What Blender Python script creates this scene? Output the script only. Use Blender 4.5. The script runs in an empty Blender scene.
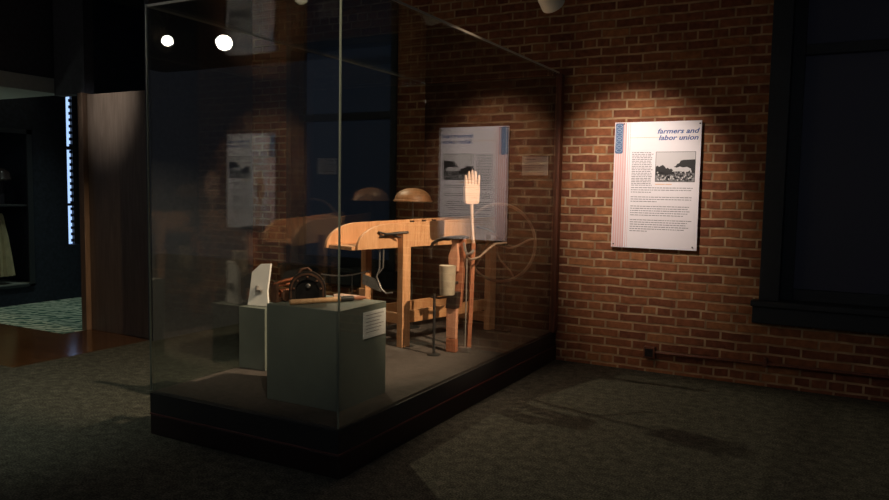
import bpy, bmesh, math, random
from mathutils import Vector, Matrix, Euler
random.seed(7)
S = bpy.context.scene
COL = S.collection
PI = math.pi

# ------------------------------------------------------------------ camera
cam = bpy.data.cameras.new('camera')
co = bpy.data.objects.new('camera', cam)
COL.objects.link(co)
Rr = ((0.879489, -0.052481, 0.473016), (0.475600, 0.060563, -0.877574), (0.017409, 0.996784, 0.078225))
vx = Vector((Rr[0][0], Rr[1][0], Rr[2][0])).normalized()
vz = Vector((Rr[0][2], Rr[1][2], Rr[2][2])); vz = (vz - vx * vz.dot(vx)).normalized()
vy = vz.cross(vx)
M = Matrix((vx, vy, vz)).transposed().to_4x4()
M.translation = (0, 0, 1.34)
co.matrix_world = M
cam.sensor_width = 36; cam.lens = 36 * 739 / 889
cam.clip_start = 0.05; cam.clip_end = 60
S.camera = co
# ------------------------------------------------------------------ world, exposure
S.view_settings.view_transform = 'Standard'
S.view_settings.look = 'None'
S.view_settings.gamma = 1
S.view_settings.exposure = 0.0
S.view_settings.use_curve_mapping = False
W = bpy.data.worlds.new('night'); S.world = W; W.use_nodes = True
W.node_tree.nodes['Background'].inputs[0].default_value = (0.55, 0.62, 0.8, 1)
W.node_tree.nodes['Background'].inputs[1].default_value = 0.04
S.cycles.use_denoising = True
S.cycles.max_bounces = 10
S.cycles.transparent_max_bounces = 16
S.cycles.glossy_bounces = 6
S.cycles.sample_clamp_indirect = 4

def aim(o, target):
    d = Vector(target) - o.location
    o.rotation_euler = d.to_track_quat('-Z', 'Y').to_euler()

def spot(name, loc, target, power, cone, blend, col, radius=0.04):
    l = bpy.data.lights.new(name, 'SPOT')
    l.energy = power; l.spot_size = math.radians(cone); l.spot_blend = blend
    l.color = col; l.shadow_soft_size = radius
    o = bpy.data.objects.new(name, l); COL.objects.link(o)
    o.location = loc; aim(o, target)
    return o
WARM = (1.0, 0.72, 0.46)
P_TIP = Vector((-1.60, 4.29, 2.47)); P_AIM = Vector((-1.42, 5.60, 1.46))
K_POS = Vector((-0.50, 3.80, 2.60)); K_AIM = Vector((-2.62, 4.05, 1.10))
L_POS = Vector((-4.24, 5.18, 3.00)); L_AIM = Vector((-0.95, 3.9, 0.0))
A_POS = Vector((-6.31, -0.89, 2.985)); B_POS = Vector((-6.81, -0.53, 2.98)); AB_AIM = Vector((-2.6, 3.6, 0.9))
G_POS = Vector((-1.05, 1.45, 2.95)); G_AIM = Vector((-2.75, 3.75, 0.75))
F_POS = Vector((-4.7, 0.6, 3.15)); F_AIM = Vector((-4.6, 2.2, 0.0))
spot('poster_spot_light', P_TIP + (P_AIM - P_TIP).normalized() * .012, P_AIM, 142, 54, 1.0, (1.0, 0.83, 0.73), 0.03)
spot('case_spot_light', K_POS + (K_AIM - K_POS).normalized() * .012, K_AIM, 780, 49, 0.55, (1.0, 0.71, 0.49), 0.02)
spot('case_back_spot_light', L_POS + (L_AIM - L_POS).normalized() * .012, L_AIM, 290, 46, 0.5, (1.0, 0.82, 0.58), 0.03)
spot('front_spot_light', A_POS + (AB_AIM - A_POS).normalized() * .03, AB_AIM, 7, 26, 1.0, (1.0, 0.85, 0.65), 0.04)
spot('front_spot_light', B_POS + (AB_AIM - B_POS).normalized() * .03, AB_AIM, 7, 26, 1.0, (1.0, 0.85, 0.65), 0.04)
spot('case_front_spot_light', G_POS + (G_AIM - G_POS).normalized() * .012, G_AIM, 140, 40, 0.7, (1.0, 0.80, 0.60), 0.02)
spot('aisle_spot_light', F_POS + (F_AIM - F_POS).normalized() * .012, F_AIM, 170, 54, 1.0, (0.9, 1.0, 0.8), 0.05)

al = bpy.data.lights.new('added_fill_light', 'AREA'); al.shape = 'RECTANGLE'; al.size = 1.15; al.size_y = .55; al.energy = 20; al.color = (.78, .84, 1.0)  # added fill light behind the camera, lifts the dark areas
ao = bpy.data.objects.new('added_fill_light', al); COL.objects.link(ao); ao.location = (1.2, -2.2, 3.53)
# ------------------------------------------------------------------ materials
def new_mat(name):
    m = bpy.data.materials.new(name); m.use_nodes = True
    nt = m.node_tree
    return m, nt, nt.nodes['Principled BSDF']

def nd(nt, t, **kw):
    n = nt.nodes.new(t)
    for k, v in kw.items():
        setattr(n, k, v)
    return n

def coords(nt, scale=(1, 1, 1), rot=(0, 0, 0), loc=(0, 0, 0)):
    tc = nd(nt, 'ShaderNodeTexCoord'); mp = nd(nt, 'ShaderNodeMapping')
    mp.inputs['Scale'].default_value = scale; mp.inputs['Rotation'].default_value = rot
    mp.inputs['Location'].default_value = loc
    nt.links.new(tc.outputs['Object'], mp.inputs['Vector'])
    return mp.outputs['Vector']

def plain(name, col, rough=0.6, metal=0.0, spec=0.5, noise=0.0, nscale=30, bump=0.0):
    m, nt, b = new_mat(name)
    b.inputs['Roughness'].default_value = rough; b.inputs['Metallic'].default_value = metal
    b.inputs['Specular IOR Level'].default_value = spec
    v = coords(nt)
    n = nd(nt, 'ShaderNodeTexNoise'); n.inputs['Scale'].default_value = nscale; n.inputs['Detail'].default_value = 5
    nt.links.new(v, n.inputs['Vector'])
    r = nd(nt, 'ShaderNodeValToRGB')
    r.color_ramp.elements[0].position = .3; r.color_ramp.elements[1].position = .7
    r.color_ramp.elements[0].color = tuple(c * (1 - noise) for c in col) + (1,)
    r.color_ramp.elements[1].color = tuple(min(1, c * (1 + noise)) for c in col) + (1,)
    nt.links.new(n.outputs['Fac'], r.inputs['Fac']); nt.links.new(r.outputs['Color'], b.inputs['Base Color'])
    if bump:
        bp = nd(nt, 'ShaderNodeBump'); bp.inputs['Strength'].default_value = bump; bp.inputs['Distance'].default_value = .004
        nt.links.new(n.outputs['Fac'], bp.inputs['Height']); nt.links.new(bp.outputs['Normal'], b.inputs['Normal'])
    return m

def wood(name, c1, c2, rough=0.5, scale=(18, 18, 1.6), rot=(0, 0, 0), spec=0.4):
    m, nt, b = new_mat(name)
    b.inputs['Roughness'].default_value = rough; b.inputs['Specular IOR Level'].default_value = spec
    v = coords(nt, scale, rot)
    n = nd(nt, 'ShaderNodeTexNoise'); n.inputs['Scale'].default_value = 2.2; n.inputs['Detail'].default_value = 7
    n.inputs['Distortion'].default_value = 1.2
    nt.links.new(v, n.inputs['Vector'])
    r = nd(nt, 'ShaderNodeValToRGB')
    r.color_ramp.elements[0].position = .32; r.color_ramp.elements[1].position = .68
    r.color_ramp.elements[0].color = c1 + (1,); r.color_ramp.elements[1].color = c2 + (1,)
    nt.links.new(n.outputs['Fac'], r.inputs['Fac']); nt.links.new(r.outputs['Color'], b.inputs['Base Color'])
    bp = nd(nt, 'ShaderNodeBump'); bp.inputs['Strength'].default_value = .25; bp.inputs['Distance'].default_value = .003
    nt.links.new(n.outputs['Fac'], bp.inputs['Height']); nt.links.new(bp.outputs['Normal'], b.inputs['Normal'])
    return m

def emit(name, col, s):
    m, nt, b = new_mat(name)
    b.inputs['Base Color'].default_value = (0.02, 0.02, 0.02, 1)
    b.inputs['Emission Color'].default_value = col + (1,); b.inputs['Emission Strength'].default_value = s
    return m

def brick_mat(name, axis='X'):
    m, nt, b = new_mat(name)
    L = nt.links
    tc = nd(nt, 'ShaderNodeTexCoord'); sp = nd(nt, 'ShaderNodeSeparateXYZ'); L.new(tc.outputs['Object'], sp.inputs[0])
    # slight wobble of the hand-laid courses
    nz = nd(nt, 'ShaderNodeTexNoise'); nz.inputs['Scale'].default_value = 6; nz.inputs['Detail'].default_value = 3
    L.new(tc.outputs['Object'], nz.inputs['Vector'])
    wob = nd(nt, 'ShaderNodeMath', operation='MULTIPLY_ADD'); wob.inputs[1].default_value = 0.016
    L.new(nz.outputs['Fac'], wob.inputs[0]); 
    zz = nd(nt, 'ShaderNodeMath', operation='ADD'); zz.inputs[1].default_value = -0.008 + 0.0338 + 0.0677 * 12 - 0.875 + 0.0
    L.new(sp.outputs['Z'], zz.inputs[0]); L.new(zz.outputs[0], wob.inputs[2])
    cb = nd(nt, 'ShaderNodeCombineXYZ'); L.new(sp.outputs[axis], cb.inputs[0]); L.new(wob.outputs[0], cb.inputs[1])
    H = 0.0677
    def brick(wd, off):
        t = nd(nt, 'ShaderNodeTexBrick'); t.offset = off; t.squash = 1.0
        t.inputs['Scale'].default_value = 1; t.inputs['Brick Width'].default_value = wd; t.inputs['Row Height'].default_value = H
        t.inputs['Mortar Size'].default_value = .0095; t.inputs['Mortar Smooth'].default_value = .45
        t.inputs['Color1'].default_value = (0, 0, 0, 1); t.inputs['Color2'].default_value = (1, 1, 1, 1)
        t.inputs['Mortar'].default_value = (.5, .5, .5, 1); t.inputs['Bias'].default_value = 0
        L.new(cb.outputs[0], t.inputs['Vector'])
        return t
    b1 = brick(.213, .5); b2 = brick(.1065, 0.35)
    row = nd(nt, 'ShaderNodeMath', operation='DIVIDE'); row.inputs[1].default_value = H; L.new(wob.outputs[0], row.inputs[0])
    fl = nd(nt, 'ShaderNodeMath', operation='FLOOR'); L.new(row.outputs[0], fl.inputs[0])
    md = nd(nt, 'ShaderNodeMath', operation='FLOORED_MODULO'); md.inputs[1].default_value = 6; L.new(fl.outputs[0], md.inputs[0])
    is0 = nd(nt, 'ShaderNodeMath', operation='LESS_THAN'); is0.inputs[1].default_value = .5; L.new(md.outputs[0], is0.inputs[0])
    mc = nd(nt, 'ShaderNodeMix', data_type='RGBA'); L.new(is0.outputs[0], mc.inputs[0]); L.new(b1.outputs['Color'], mc.inputs[6]); L.new(b2.outputs['Color'], mc.inputs[7])
    mf = nd(nt, 'ShaderNodeMix', data_type='FLOAT'); L.new(is0.outputs[0], mf.inputs[0]); L.new(b1.outputs['Fac'], mf.inputs[2]); L.new(b2.outputs['Fac'], mf.inputs[3])
    rp = nd(nt, 'ShaderNodeValToRGB'); e = rp.color_ramp.elements
    e[0].color = (.15, .05, .026, 1); e[1].color = (.30, .125, .05, 1)
    x = rp.color_ramp.elements.new(.35); x.color = (.20, .072, .034, 1)
    x = rp.color_ramp.elements.new(.7); x.color = (.24, .088, .038, 1)
    L.new(mc.outputs[2], rp.inputs['Fac'])
    n2 = nd(nt, 'ShaderNodeTexNoise'); n2.inputs['Scale'].default_value = 22; n2.inputs['Detail'].default_value = 8
    L.new(tc.outputs['Object'], n2.inputs['Vector'])
    m2 = nd(nt, 'ShaderNodeMix', data_type='RGBA', blend_type='OVERLAY'); m2.inputs[0].default_value = .65
    L.new(rp.outputs['Color'], m2.inputs[6]); L.new(n2.outputs['Fac'], m2.inputs[7])
    mm = nd(nt, 'ShaderNodeMix', data_type='RGBA'); L.new(mf.outputs[0], mm.inputs[0]); L.new(m2.outputs[2], mm.inputs[6])
    mm.inputs[7].default_value = (.36, .235, .13, 1)
    # uneven, dirty mortar
    n3 = nd(nt, 'ShaderNodeTexNoise'); n3.inputs['Scale'].default_value = 9; L.new(tc.outputs['Object'], n3.inputs['Vector'])
    r3 = nd(nt, 'ShaderNodeValToRGB'); r3.color_ramp.elements[0].color = (.26, .16, .085, 1); r3.color_ramp.elements[1].color = (.46, .31, .17, 1)
    r3.color_ramp.elements[0].position = .35; r3.color_ramp.elements[1].position = .65
    L.new(n3.outputs['Fac'], r3.inputs['Fac']); L.new(r3.outputs['Color'], mm.inputs[7])
    L.new(mm.outputs[2], b.inputs['Base Color'])
    b.inputs['Roughness'].default_value = .9; b.inputs['Specular IOR Level'].default_value = .2
    hs = nd(nt, 'ShaderNodeMath', operation='MULTIPLY_ADD'); hs.inputs[1].default_value = -1; L.new(mf.outputs[0], hs.inputs[0])
    ns = nd(nt, 'ShaderNodeMath', operation='MULTIPLY'); ns.inputs[1].default_value = .6; L.new(n2.outputs['Fac'], ns.inputs[0]); L.new(ns.outputs[0], hs.inputs[2])
    bp = nd(nt, 'ShaderNodeBump'); bp.inputs['Strength'].default_value = .8; bp.inputs['Distance'].default_value = .006
    L.new(hs.outputs[0], bp.inputs['Height']); L.new(bp.outputs['Normal'], b.inputs['Normal'])
    return m

def glass_mat(name):
    m = bpy.data.materials.new(name); m.use_nodes = True; nt = m.node_tree; nt.nodes.clear(); L = nt.links
    out = nd(nt, 'ShaderNodeOutputMaterial'); mix = nd(nt, 'ShaderNodeMixShader')
    tr = nd(nt, 'ShaderNodeBsdfTransparent'); tr.inputs[0].default_value = (.93, .95, .935, 1)
    gl = nd(nt, 'ShaderNodeBsdfGlossy'); gl.inputs['Roughness'].default_value = 0.0; gl.inputs[0].default_value = (1, 1, 1, 1)
    fr = nd(nt, 'ShaderNodeFresnel'); ge = nd(nt, 'ShaderNodeNewGeometry')
    ior = nd(nt, 'ShaderNodeMix', data_type='FLOAT'); ior.inputs[2].default_value = 1.72; ior.inputs[3].default_value = 1 / 1.72
    L.new(ge.outputs['Backfacing'], ior.inputs[0]); L.new(ior.outputs[0], fr.inputs['IOR'])
    L.new(fr.outputs[0], mix.inputs[0]); L.new(tr.outputs[0], mix.inputs[1]); L.new(gl.outputs[0], mix.inputs[2])
    L.new(mix.outputs[0], out.inputs[0])
    return m

def carpet_mat(name, c1, c2, c3, scale=160):
    m, nt, b = new_mat(name); L = nt.links
    v = coords(nt)
    n = nd(nt, 'ShaderNodeTexNoise'); n.inputs['Scale'].default_value = scale; n.inputs['Detail'].default_value = 2; L.new(v, n.inputs['Vector'])
    n2 = nd(nt, 'ShaderNodeTexNoise'); n2.inputs['Scale'].default_value = 18; n2.inputs['Detail'].default_value = 6; L.new(v, n2.inputs['Vector'])
    r = nd(nt, 'ShaderNodeValToRGB'); r.color_ramp.elements[0].color = c1 + (1,); r.color_ramp.elements[1].color = c3 + (1,)
    r.color_ramp.elements[0].position = .35; r.color_ramp.elements[1].position = .68
    x = r.color_ramp.elements.new(.5); x.color = c2 + (1,)
    a = nd(nt, 'ShaderNodeMath', operation='MULTIPLY_ADD'); a.inputs[1].default_value = .35
    L.new(n2.outputs['Fac'], a.inputs[0]); s = nd(nt, 'ShaderNodeMath', operation='MULTIPLY'); s.inputs[1].default_value = .65
    L.new(n.outputs['Fac'], s.inputs[0]); L.new(s.outputs[0], a.inputs[2]); L.new(a.outputs[0], r.inputs['Fac'])
    L.new(r.outputs['Color'], b.inputs['Base Color']); b.inputs['Roughness'].default_value = 1; b.inputs['Specular IOR Level'].default_value = .05
    bp = nd(nt, 'ShaderNodeBump'); bp.inputs['Strength'].default_value = .6; bp.inputs['Distance'].default_value = .006
    L.new(n.outputs['Fac'], bp.inputs['Height']); L.new(bp.outputs['Normal'], b.inputs['Normal'])
    return m

def pattern_carpet(name):
    m, nt, b = new_mat(name); L = nt.links
    v = coords(nt, (1, 1, 1), (0, 0, .6))
    w = nd(nt, 'ShaderNodeTexWave', wave_type='BANDS', wave_profile='TRI'); w.inputs['Scale'].default_value = 2.6
    w.inputs['Distortion'].default_value = 7; w.inputs['Detail'].default_value = 2; w.inputs['Detail Scale'].default_value = 3
    L.new(v, w.inputs['Vector'])
    r = nd(nt, 'ShaderNodeValToRGB'); e = r.color_ramp.elements
    e[0].color = (.05, .11, .09, 1); e[1].color = (.42, .47, .38, 1); e[0].position = .3; e[1].position = .62
    L.new(w.outputs['Fac'], r.inputs['Fac']); L.new(r.outputs['Color'], b.inputs['Base Color'])
    b.inputs['Roughness'].default_value = 1; b.inputs['Specular IOR Level'].default_value = .05
    return m

BRICK = brick_mat('red brick masonry')
GLASS = glass_mat('case glass')
CARPET = carpet_mat('dark green grey carpet', (.026, .025, .020), (.070, .067, .053), (.155, .148, .118), 110)
TEAL = pattern_carpet('teal patterned carpet')
FELT = carpet_mat('brown grey case fabric', (.075, .062, .057), (.10, .084, .076), (.13, .108, .096), 260)
CEIL = plain('black painted ceiling', (.05, .05, .055), .9, noise=.2)
BLACKW = plain('dark wall paint', (.045, .046, .056), .8, noise=.2)
NAVY = plain('dark navy curtain wall', (.022, .028, .045), .9, noise=.3)
TRIM = plain('black green window paint', (.013, .016, .017), .5, noise=.15)
NIGHT = emit('night sky window glass', (.12, .19, .36), .026)
NIGHTD = emit('dark night window glass', (.12, .13, .25), .006)
MAROON = plain('dark maroon painted wood', (.010, .0035, .0032), .5, noise=.2)
REDTR = plain('red painted edge trim', (.06, .010, .009), .45, noise=.1)
BLACKB = plain('black case skirting', (.01, .01, .01), .6, noise=.1)
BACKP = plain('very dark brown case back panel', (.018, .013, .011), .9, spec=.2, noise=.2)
TSEAM = plain('pale ground glass edge', (.36, .34, .28), .35, noise=.05)
GEDGE = plain('greenish glass edge', (.16, .185, .14), .3, noise=.05)
UPR = wood('reddish brown upright', (.11, .038, .02), (.17, .06, .03))
PANELW = wood('brown wood wall panel', (.10, .066, .044), (.165, .115, .08), rough=.38, scale=(14, 14, 1.0), spec=.9)
FLOORW = wood('polished brown floor boards', (.07, .03, .012), (.13, .06, .025), rough=.16, scale=(2, 14, 2), spec=.6)
PINE = wood('pale honey pine', (.52, .25, .115), (.70, .38, .20), rough=.55)
PINE2 = wood('darker honey pine', (.42, .19, .08), (.58, .30, .14), rough=.6)
OLDW = wood('aged red brown wood', (.30, .10, .05), (.44, .17, .09), rough=.6)
PLANTW = wood('pinkish weathered planter board', (.50, .22, .13), (.62, .30, .19), rough=.65)
BLEACH2 = wood('light orange turned wood', (.74, .40, .19), (.88, .54, .30), rough=.5)
BLEACH = wood('pale bleached wood', (.57, .37, .29), (.66, .45, .36), rough=.6)
GREEN = plain('grey green plinth paint', (.15, .17, .145), .42, noise=.06, nscale=8)
WHITE = plain('white card', (.86, .83, .80), .7, noise=.02)
IRON = plain('dark iron', (.035, .03, .028), .5, metal=.6, noise=.35, bump=.4)
DIRON = plain('brown black cast iron', (.045, .034, .028), .5, metal=.4, noise=.35, bump=.4)
RUST = plain('brown rusty iron', (.16, .075, .045), .65, metal=.3, noise=.4, bump=.4)
STEEL = plain('worn grey steel', (.38, .35, .33), .42, metal=.8, noise=.25)
WHEELM = plain('weathered pale wheel wood', (.17, .105, .07), .6, noise=.25)
PALEROD = plain('pale wire rod', (.55, .50, .45), .4, metal=.6, noise=.1)
CANM = plain('tan sheet metal canister', (.40, .33, .245), .6, metal=.15, noise=.18, nscale=18)
COPPER = plain('copper red metal', (.42, .14, .07), .4, metal=.7, noise=.35, bump=.3)
CREAM = plain('cream enamel', (.74, .68, .55), .45, noise=.04)
BLKM = plain('black metal', (.02, .02, .02), .5, noise=.1)
BULB = emit('lit spotlight bulb', (1.0, .93, .82), 90)
BULBW = emit('lit warm bulb', (1.0, .8, .55), 12)
BOARD = plain('white laminated board', (.90, .86, .88), .42, noise=.01)
INK = plain('blue ink', (.035, .10, .34), .6)
TABB = plain('dusty blue tab', (.085, .15, .27), .6)
GREYINK = plain('grey text ink', (.13, .12, .13), .6)
PINK = plain('pink stripe', (.72, .36, .34), .6)
PINKP = plain('pale pink stripe', (.78, .62, .61), .6)
ORNG = plain('pale orange rule', (.80, .50, .28), .6)
PHB = plain('photo black', (.018, .018, .018), .5)
PHG = plain('photo grey', (.22, .22, .22), .5, noise=.5, nscale=60)
PHL = plain('photo light grey', (.62, .61, .60), .5)
CLOTH = plain('cream pleated cloth', (.52, .45, .27), .9, noise=.15, nscale=12)
NAVYC = plain('dark blue cap cloth', (.05, .045, .06), .6, noise=.2)
LEDM = emit('daylight through the window gap', (.38, .58, 1.0), 1.3)

# ------------------------------------------------------------------ geometry helpers
class MB:
    def __init__(s):
        s.bm = bmesh.new()
    def box(s, x0, x1, y0, y1, z0, z1, mat=None):
        vs = [Vector(p) for p in ((x0, y0, z0), (x1, y0, z0), (x1, y1, z0), (x0, y1, z0), (x0, y0, z1), (x1, y0, z1), (x1, y1, z1), (x0, y1, z1))]
        if mat: vs = [mat @ v for v in vs]
        v = [s.bm.verts.new(p) for p in vs]
        for f in ((0, 3, 2, 1), (4, 5, 6, 7), (0, 1, 5, 4), (1, 2, 6, 5), (2, 3, 7, 6), (3, 0, 4, 7)):
            s.bm.faces.new([v[i] for i in f])
        return s
    def tube(s, pts, r, n=10, closed=False, cap=True, flat=1.0):
        pts = [Vector(p) for p in pts]; N = len(pts)
        rs = r if isinstance(r, (list, tuple)) else [r] * N
        rings = []; prev = None
        for i, p in enumerate(pts):
            if closed: t = pts[(i + 1) % N] - pts[i - 1]
            else: t = pts[min(i + 1, N - 1)] - pts[max(i - 1, 0)]
            t.normalize()
            if prev is None:
                a = Vector((0, 0, 1)) if abs(t.z) < .9 else Vector((1, 0, 0))
                u = t.cross(a).normalized()
            else:
                u = (prev - t * prev.dot(t)).normalized()
            prev = u; w = t.cross(u)
            rings.append([s.bm.verts.new(p + (u * math.cos(2 * PI * k / n) + w * math.sin(2 * PI * k / n) * flat) * rs[i]) for k in range(n)])
        for i in range(N if closed else N - 1):
            a = rings[i]; b = rings[(i + 1) % N]
            for k in range(n):
                s.bm.faces.new((a[k], a[(k + 1) % n], b[(k + 1) % n], b[k]))
        if cap and not closed:
            s.bm.faces.new(rings[0][::-1]); s.bm.faces.new(rings[-1])
        return s
    def prism(s, poly, t, mat=None, axis='Y'):
        """outline poly in (a,b), thickness t (lo,hi) along axis"""
        def P(a, b, c):
            v = Vector((a, c, b)) if axis == 'Y' else (Vector((c, a, b)) if axis == 'X' else Vector((a, b, c)))
            return mat @ v if mat else v
        lo = [s.bm.verts.new(P(a, b, t[0])) for a, b in poly]; hi = [s.bm.verts.new(P(a, b, t[1])) for a, b in poly]
        n = len(poly)
        s.bm.faces.new(lo); s.bm.faces.new(hi[::-1])
        for i in range(n):
            s.bm.faces.new((lo[i], hi[i], hi[(i + 1) % n], lo[(i + 1) % n]))
        return s
    def lathe(s, prof, n=32, mat=None, cap=True):
        rings = []
        for r, z in prof:
            ring = []
            for k in range(n):
                v = Vector((r * math.cos(2 * PI * k / n), r * math.sin(2 * PI * k / n), z))
                ring.append(s.bm.verts.new(mat @ v if mat else v))
            rings.append(ring)
        for a, b in zip(rings, rings[1:]):
            for k in range(n):
                s.bm.faces.new((a[k], a[(k + 1) % n], b[(k + 1) % n], b[k]))
        if cap:
            s.bm.faces.new(rings[0][::-1]); s.bm.faces.new(rings[-1])
        return s
    def build(s, name, mat, parent=None, bevel=0, smooth=False, loc=None):
        bmesh.ops.recalc_face_normals(s.bm, faces=s.bm.faces)
        me = bpy.data.meshes.new(name); s.bm.to_mesh(me); s.bm.free()
        me.materials.append(mat)
        o = bpy.data.objects.new(name, me); COL.objects.link(o)
        if smooth:
            for p in me.polygons: p.use_smooth = True
            if hasattr(me, 'set_sharp_from_angle'): me.set_sharp_from_angle(angle=math.radians(40))
        if bevel:
            b = o.modifiers.new('bevel', 'BEVEL'); b.width = bevel; b.segments = 2; b.limit_method = 'ANGLE'
        if parent:
            o.parent = parent
            # parts are modelled in world space; keep them there
            o.matrix_parent_inverse = parent_world(parent).inverted()
        return o

def parent_world(o):
    m = o.matrix_basis.copy()
    if o.parent: m = parent_world(o.parent) @ o.matrix_parent_inverse @ m
    return m

def tag(o, label, cat, group=None, kind=None):
    o['label'] = label; o['category'] = cat
    if group: o['group'] = group
    if kind: o['kind'] = kind
    return o
def thing(name, label, cat, loc, rz=0, group=None):
    o = bpy.data.objects.new(name, None); COL.objects.link(o); o.empty_display_size = .05
    o.location = loc; o.rotation_euler = (0, 0, rz)
    return tag(o, label, cat, group)
def struct(name, mb, mat, **k):
    o = mb.build(name, mat, **k); o['kind'] = 'structure'; return o

def textmesh(body, size, mat, name, parent, M4, shear=0, offset=0, align='LEFT', extr=.0004, xs=1.0):
    c = bpy.data.curves.new(name, 'FONT'); c.body = body; c.size = size; c.shear = shear; c.offset = offset
    c.align_x = align; c.extrude = extr; c.resolution_u = 3
    t = bpy.data.objects.new(name + '_tmp', c); COL.objects.link(t)
    dg = bpy.context.evaluated_depsgraph_get(); dg.update()
    me = bpy.data.meshes.new_from_object(t.evaluated_get(dg))
    bpy.data.objects.remove(t); bpy.data.curves.remove(c)
    me.transform(M4 @ Matrix.Diagonal((xs, 1, 1, 1)))
    me.materials.clear(); me.materials.append(mat)
    o = bpy.data.objects.new(name, me); COL.objects.link(o); o.parent = parent
    o.matrix_parent_inverse = parent_world(parent).inverted()
    return o

# ================================================================== STRUCTURE
YW = 5.64
ZC = 3.6
# front carpet and floors
struct('floor', MB().box(-12, 3.2, -5.0, 3.2, -.05, 0).box(-5.3, 3.2, 3.2, 5.9, -.05, 0), CARPET)
struct('floor_entry', MB().box(-12, -6.16, 3.2, 4.18, -.05, 0).box(-6.16, -5.3, 3.2, 4.5, -.05, 0), FLOORW)
struct('floor_far_room', MB().box(-12, -6.16, 4.18, 8.5, -.05, 0).box(-6.16, -5.3, 4.5, 8.5, -.05, 0), TEAL)
struct('ceiling', MB().box(-12, 3.2, -5.0, 8.5, ZC, ZC + .1), CEIL)
# brick wall with two window openings
wb = MB()
WR = (-0.50, 1.05); WL = (-4.79, -3.54); ZS = .46; ZT = 3.1
for x0, x1 in ((-5.3, WL[0]), (WL[1], WR[0]), (WR[1], 3.2)):
    wb.box(x0, x1, YW, YW + .26, 0, ZC)
for (a, b_), zt in ((WL, 2.72), (WR, ZT)):
    wb.box(a, b_, YW, YW + .26, 0, ZS); wb.box(a, b_, YW, YW + .26, zt, ZC)
struct('wall_back', wb, BRICK)

def window(n, a, b_, pane_top, pane_bot, zr, casing, reveal, pane_off=.12, zt=3.1):
    m = MB()
    m.box(a, a + casing, YW - .025, YW + .2, ZS + .15, zt)
    m.box(b_ - casing, b_, YW - .025, YW + .2, ZS + .15, zt)
    m.box(a + casing, b_ - casing, YW - .025, YW + .2, zt - casing, zt)
    fr = struct('window_%d' % n, m, TRIM, bevel=.004)
    i0, i1 = a + casing, b_ - casing
    m = MB()
    y0, y1 = YW + pane_off - .03, YW + pane_off + .03
    r = reveal
    m.box(i0, i0 + r, y0, y1, ZS + .16, zt - casing); m.box(i1 - r, i1, y0, y1, ZS + .16, zt - casing)
    m.box(i0 + r, i1 - r, y0, y1, zr - .035, zr + .035)
    m.box(i0 + r, i1 - r, y0, y1, ZS + .16, ZS + .24)
    m.build('sash', TRIM, fr, bevel=.003)
    MB().box(i0 + r, i1 - r, y1 - .012, y1 - .004, zr + .035, zt - casing).build('pane', pane_top, fr)
    MB().box(i0 + r, i1 - r, y1 - .012, y1 - .004, ZS + .24, zr - .035).build('pane', pane_bot, fr)
    m = MB()
    m.box(a - .035, b_ + .035, YW - .07, YW - .004, ZS, ZS + .12).box(a - .045, b_ + .045, YW - .10, YW + .1, ZS + .12, ZS + .16)
    m.build('window_sill', TRIM, fr, bevel=.005)
window(1, WL[0], WL[1], NIGHT, NIGHT, 2.03, .06, .06, zt=2.72)
window(2, WR[0], WR[1], NIGHTD, NIGHTD, 2.36, .13, .08)

# left partition with wood panel, header and far room
pw = MB().box(-6.16, -5.3, 4.45, 4.55, 0, 2.17)
pan = struct('wall_panel', pw, PANELW, bevel=.003)
MB().box(-6.20, -6.13, 4.40, 4.56, 0, 2.18).build('door_jamb', wood('lighter jamb wood', (.12, .07, .04), (.20, .12, .075), rough=.4), pan, bevel=.004)
struct('wall_left_front', MB().box(-6.6, -5.3, 5.50, 5.60, 0, ZC), BLACKW)
struct('wall_left_return', MB().box(-5.3, -5.24, 4.4, YW + .26, 0, ZC), BLACKW)
struct('wall_left_lintel', MB().box(-6.6, -6.165, 4.45, 4.55, 2.18, ZC), BLACKW)
struct('trim_header', MB().box(-12, -6.6, 3.3, 4.55, 2.2, 2.34), plain('grey glossy header', (.34, .36, .34), .3, noise=.06), bevel=.004)
struct('wall_left_above', MB().box(-12, -6.64, 3.35, 4.5, 2.34, ZC), BLACKW)
# far room wall with a recessed display and a slit of daylight
fw = MB()
XF = -8.05
fw.box(XF - .1, XF, 5.13, 5.565, 0, ZC).box(XF - .1, XF, 5.72, 8.5, 0, ZC).box(XF - .1, XF, 3.9, 5.13, 1.93, ZC)
fw.box(XF - .1, XF, 5.565, 5.72, 0, .64).box(XF - .1, XF, 5.565, 5.72, 2.5, ZC).box(XF - .1, XF, 3.9, 5.13, 0, .2)
fw.box(XF - .8, XF - .7, 3.9, 5.2, 0, 2.2).box(XF - .7, XF - .1, 5.13, 5.2, 0, 2.2)
struct('wall_far', fw, NAVY)
struct('wall_far_back', MB().box(-12, -5.3, 8.4, 8.5, 0, ZC), NAVY)
w3 = struct('window_3', MB().box(XF - .09, XF - .075, 5.57, 5.715, .645, 1.10).box(XF - .09, XF - .075, 5.57, 5.715, 1.13, 1.76).box(XF - .09, XF - .075, 5.57, 5.715, 1.80, 2.495), LEDM)
m = MB().box(XF - .07, XF - .03, 5.66, 5.716, .645, 2.495).box(XF - .074, XF - .03, 5.57, 5.66, 1.10, 1.13).box(XF - .074, XF - .03, 5.57, 5.66, 1.76, 1.80)
z = .67
while z < 2.45:
    m.box(XF - .06, XF - .05, 5.635, 5.66, z, z + .035); z += .075
m.build('blind_edge', BLKM, w3)

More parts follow.
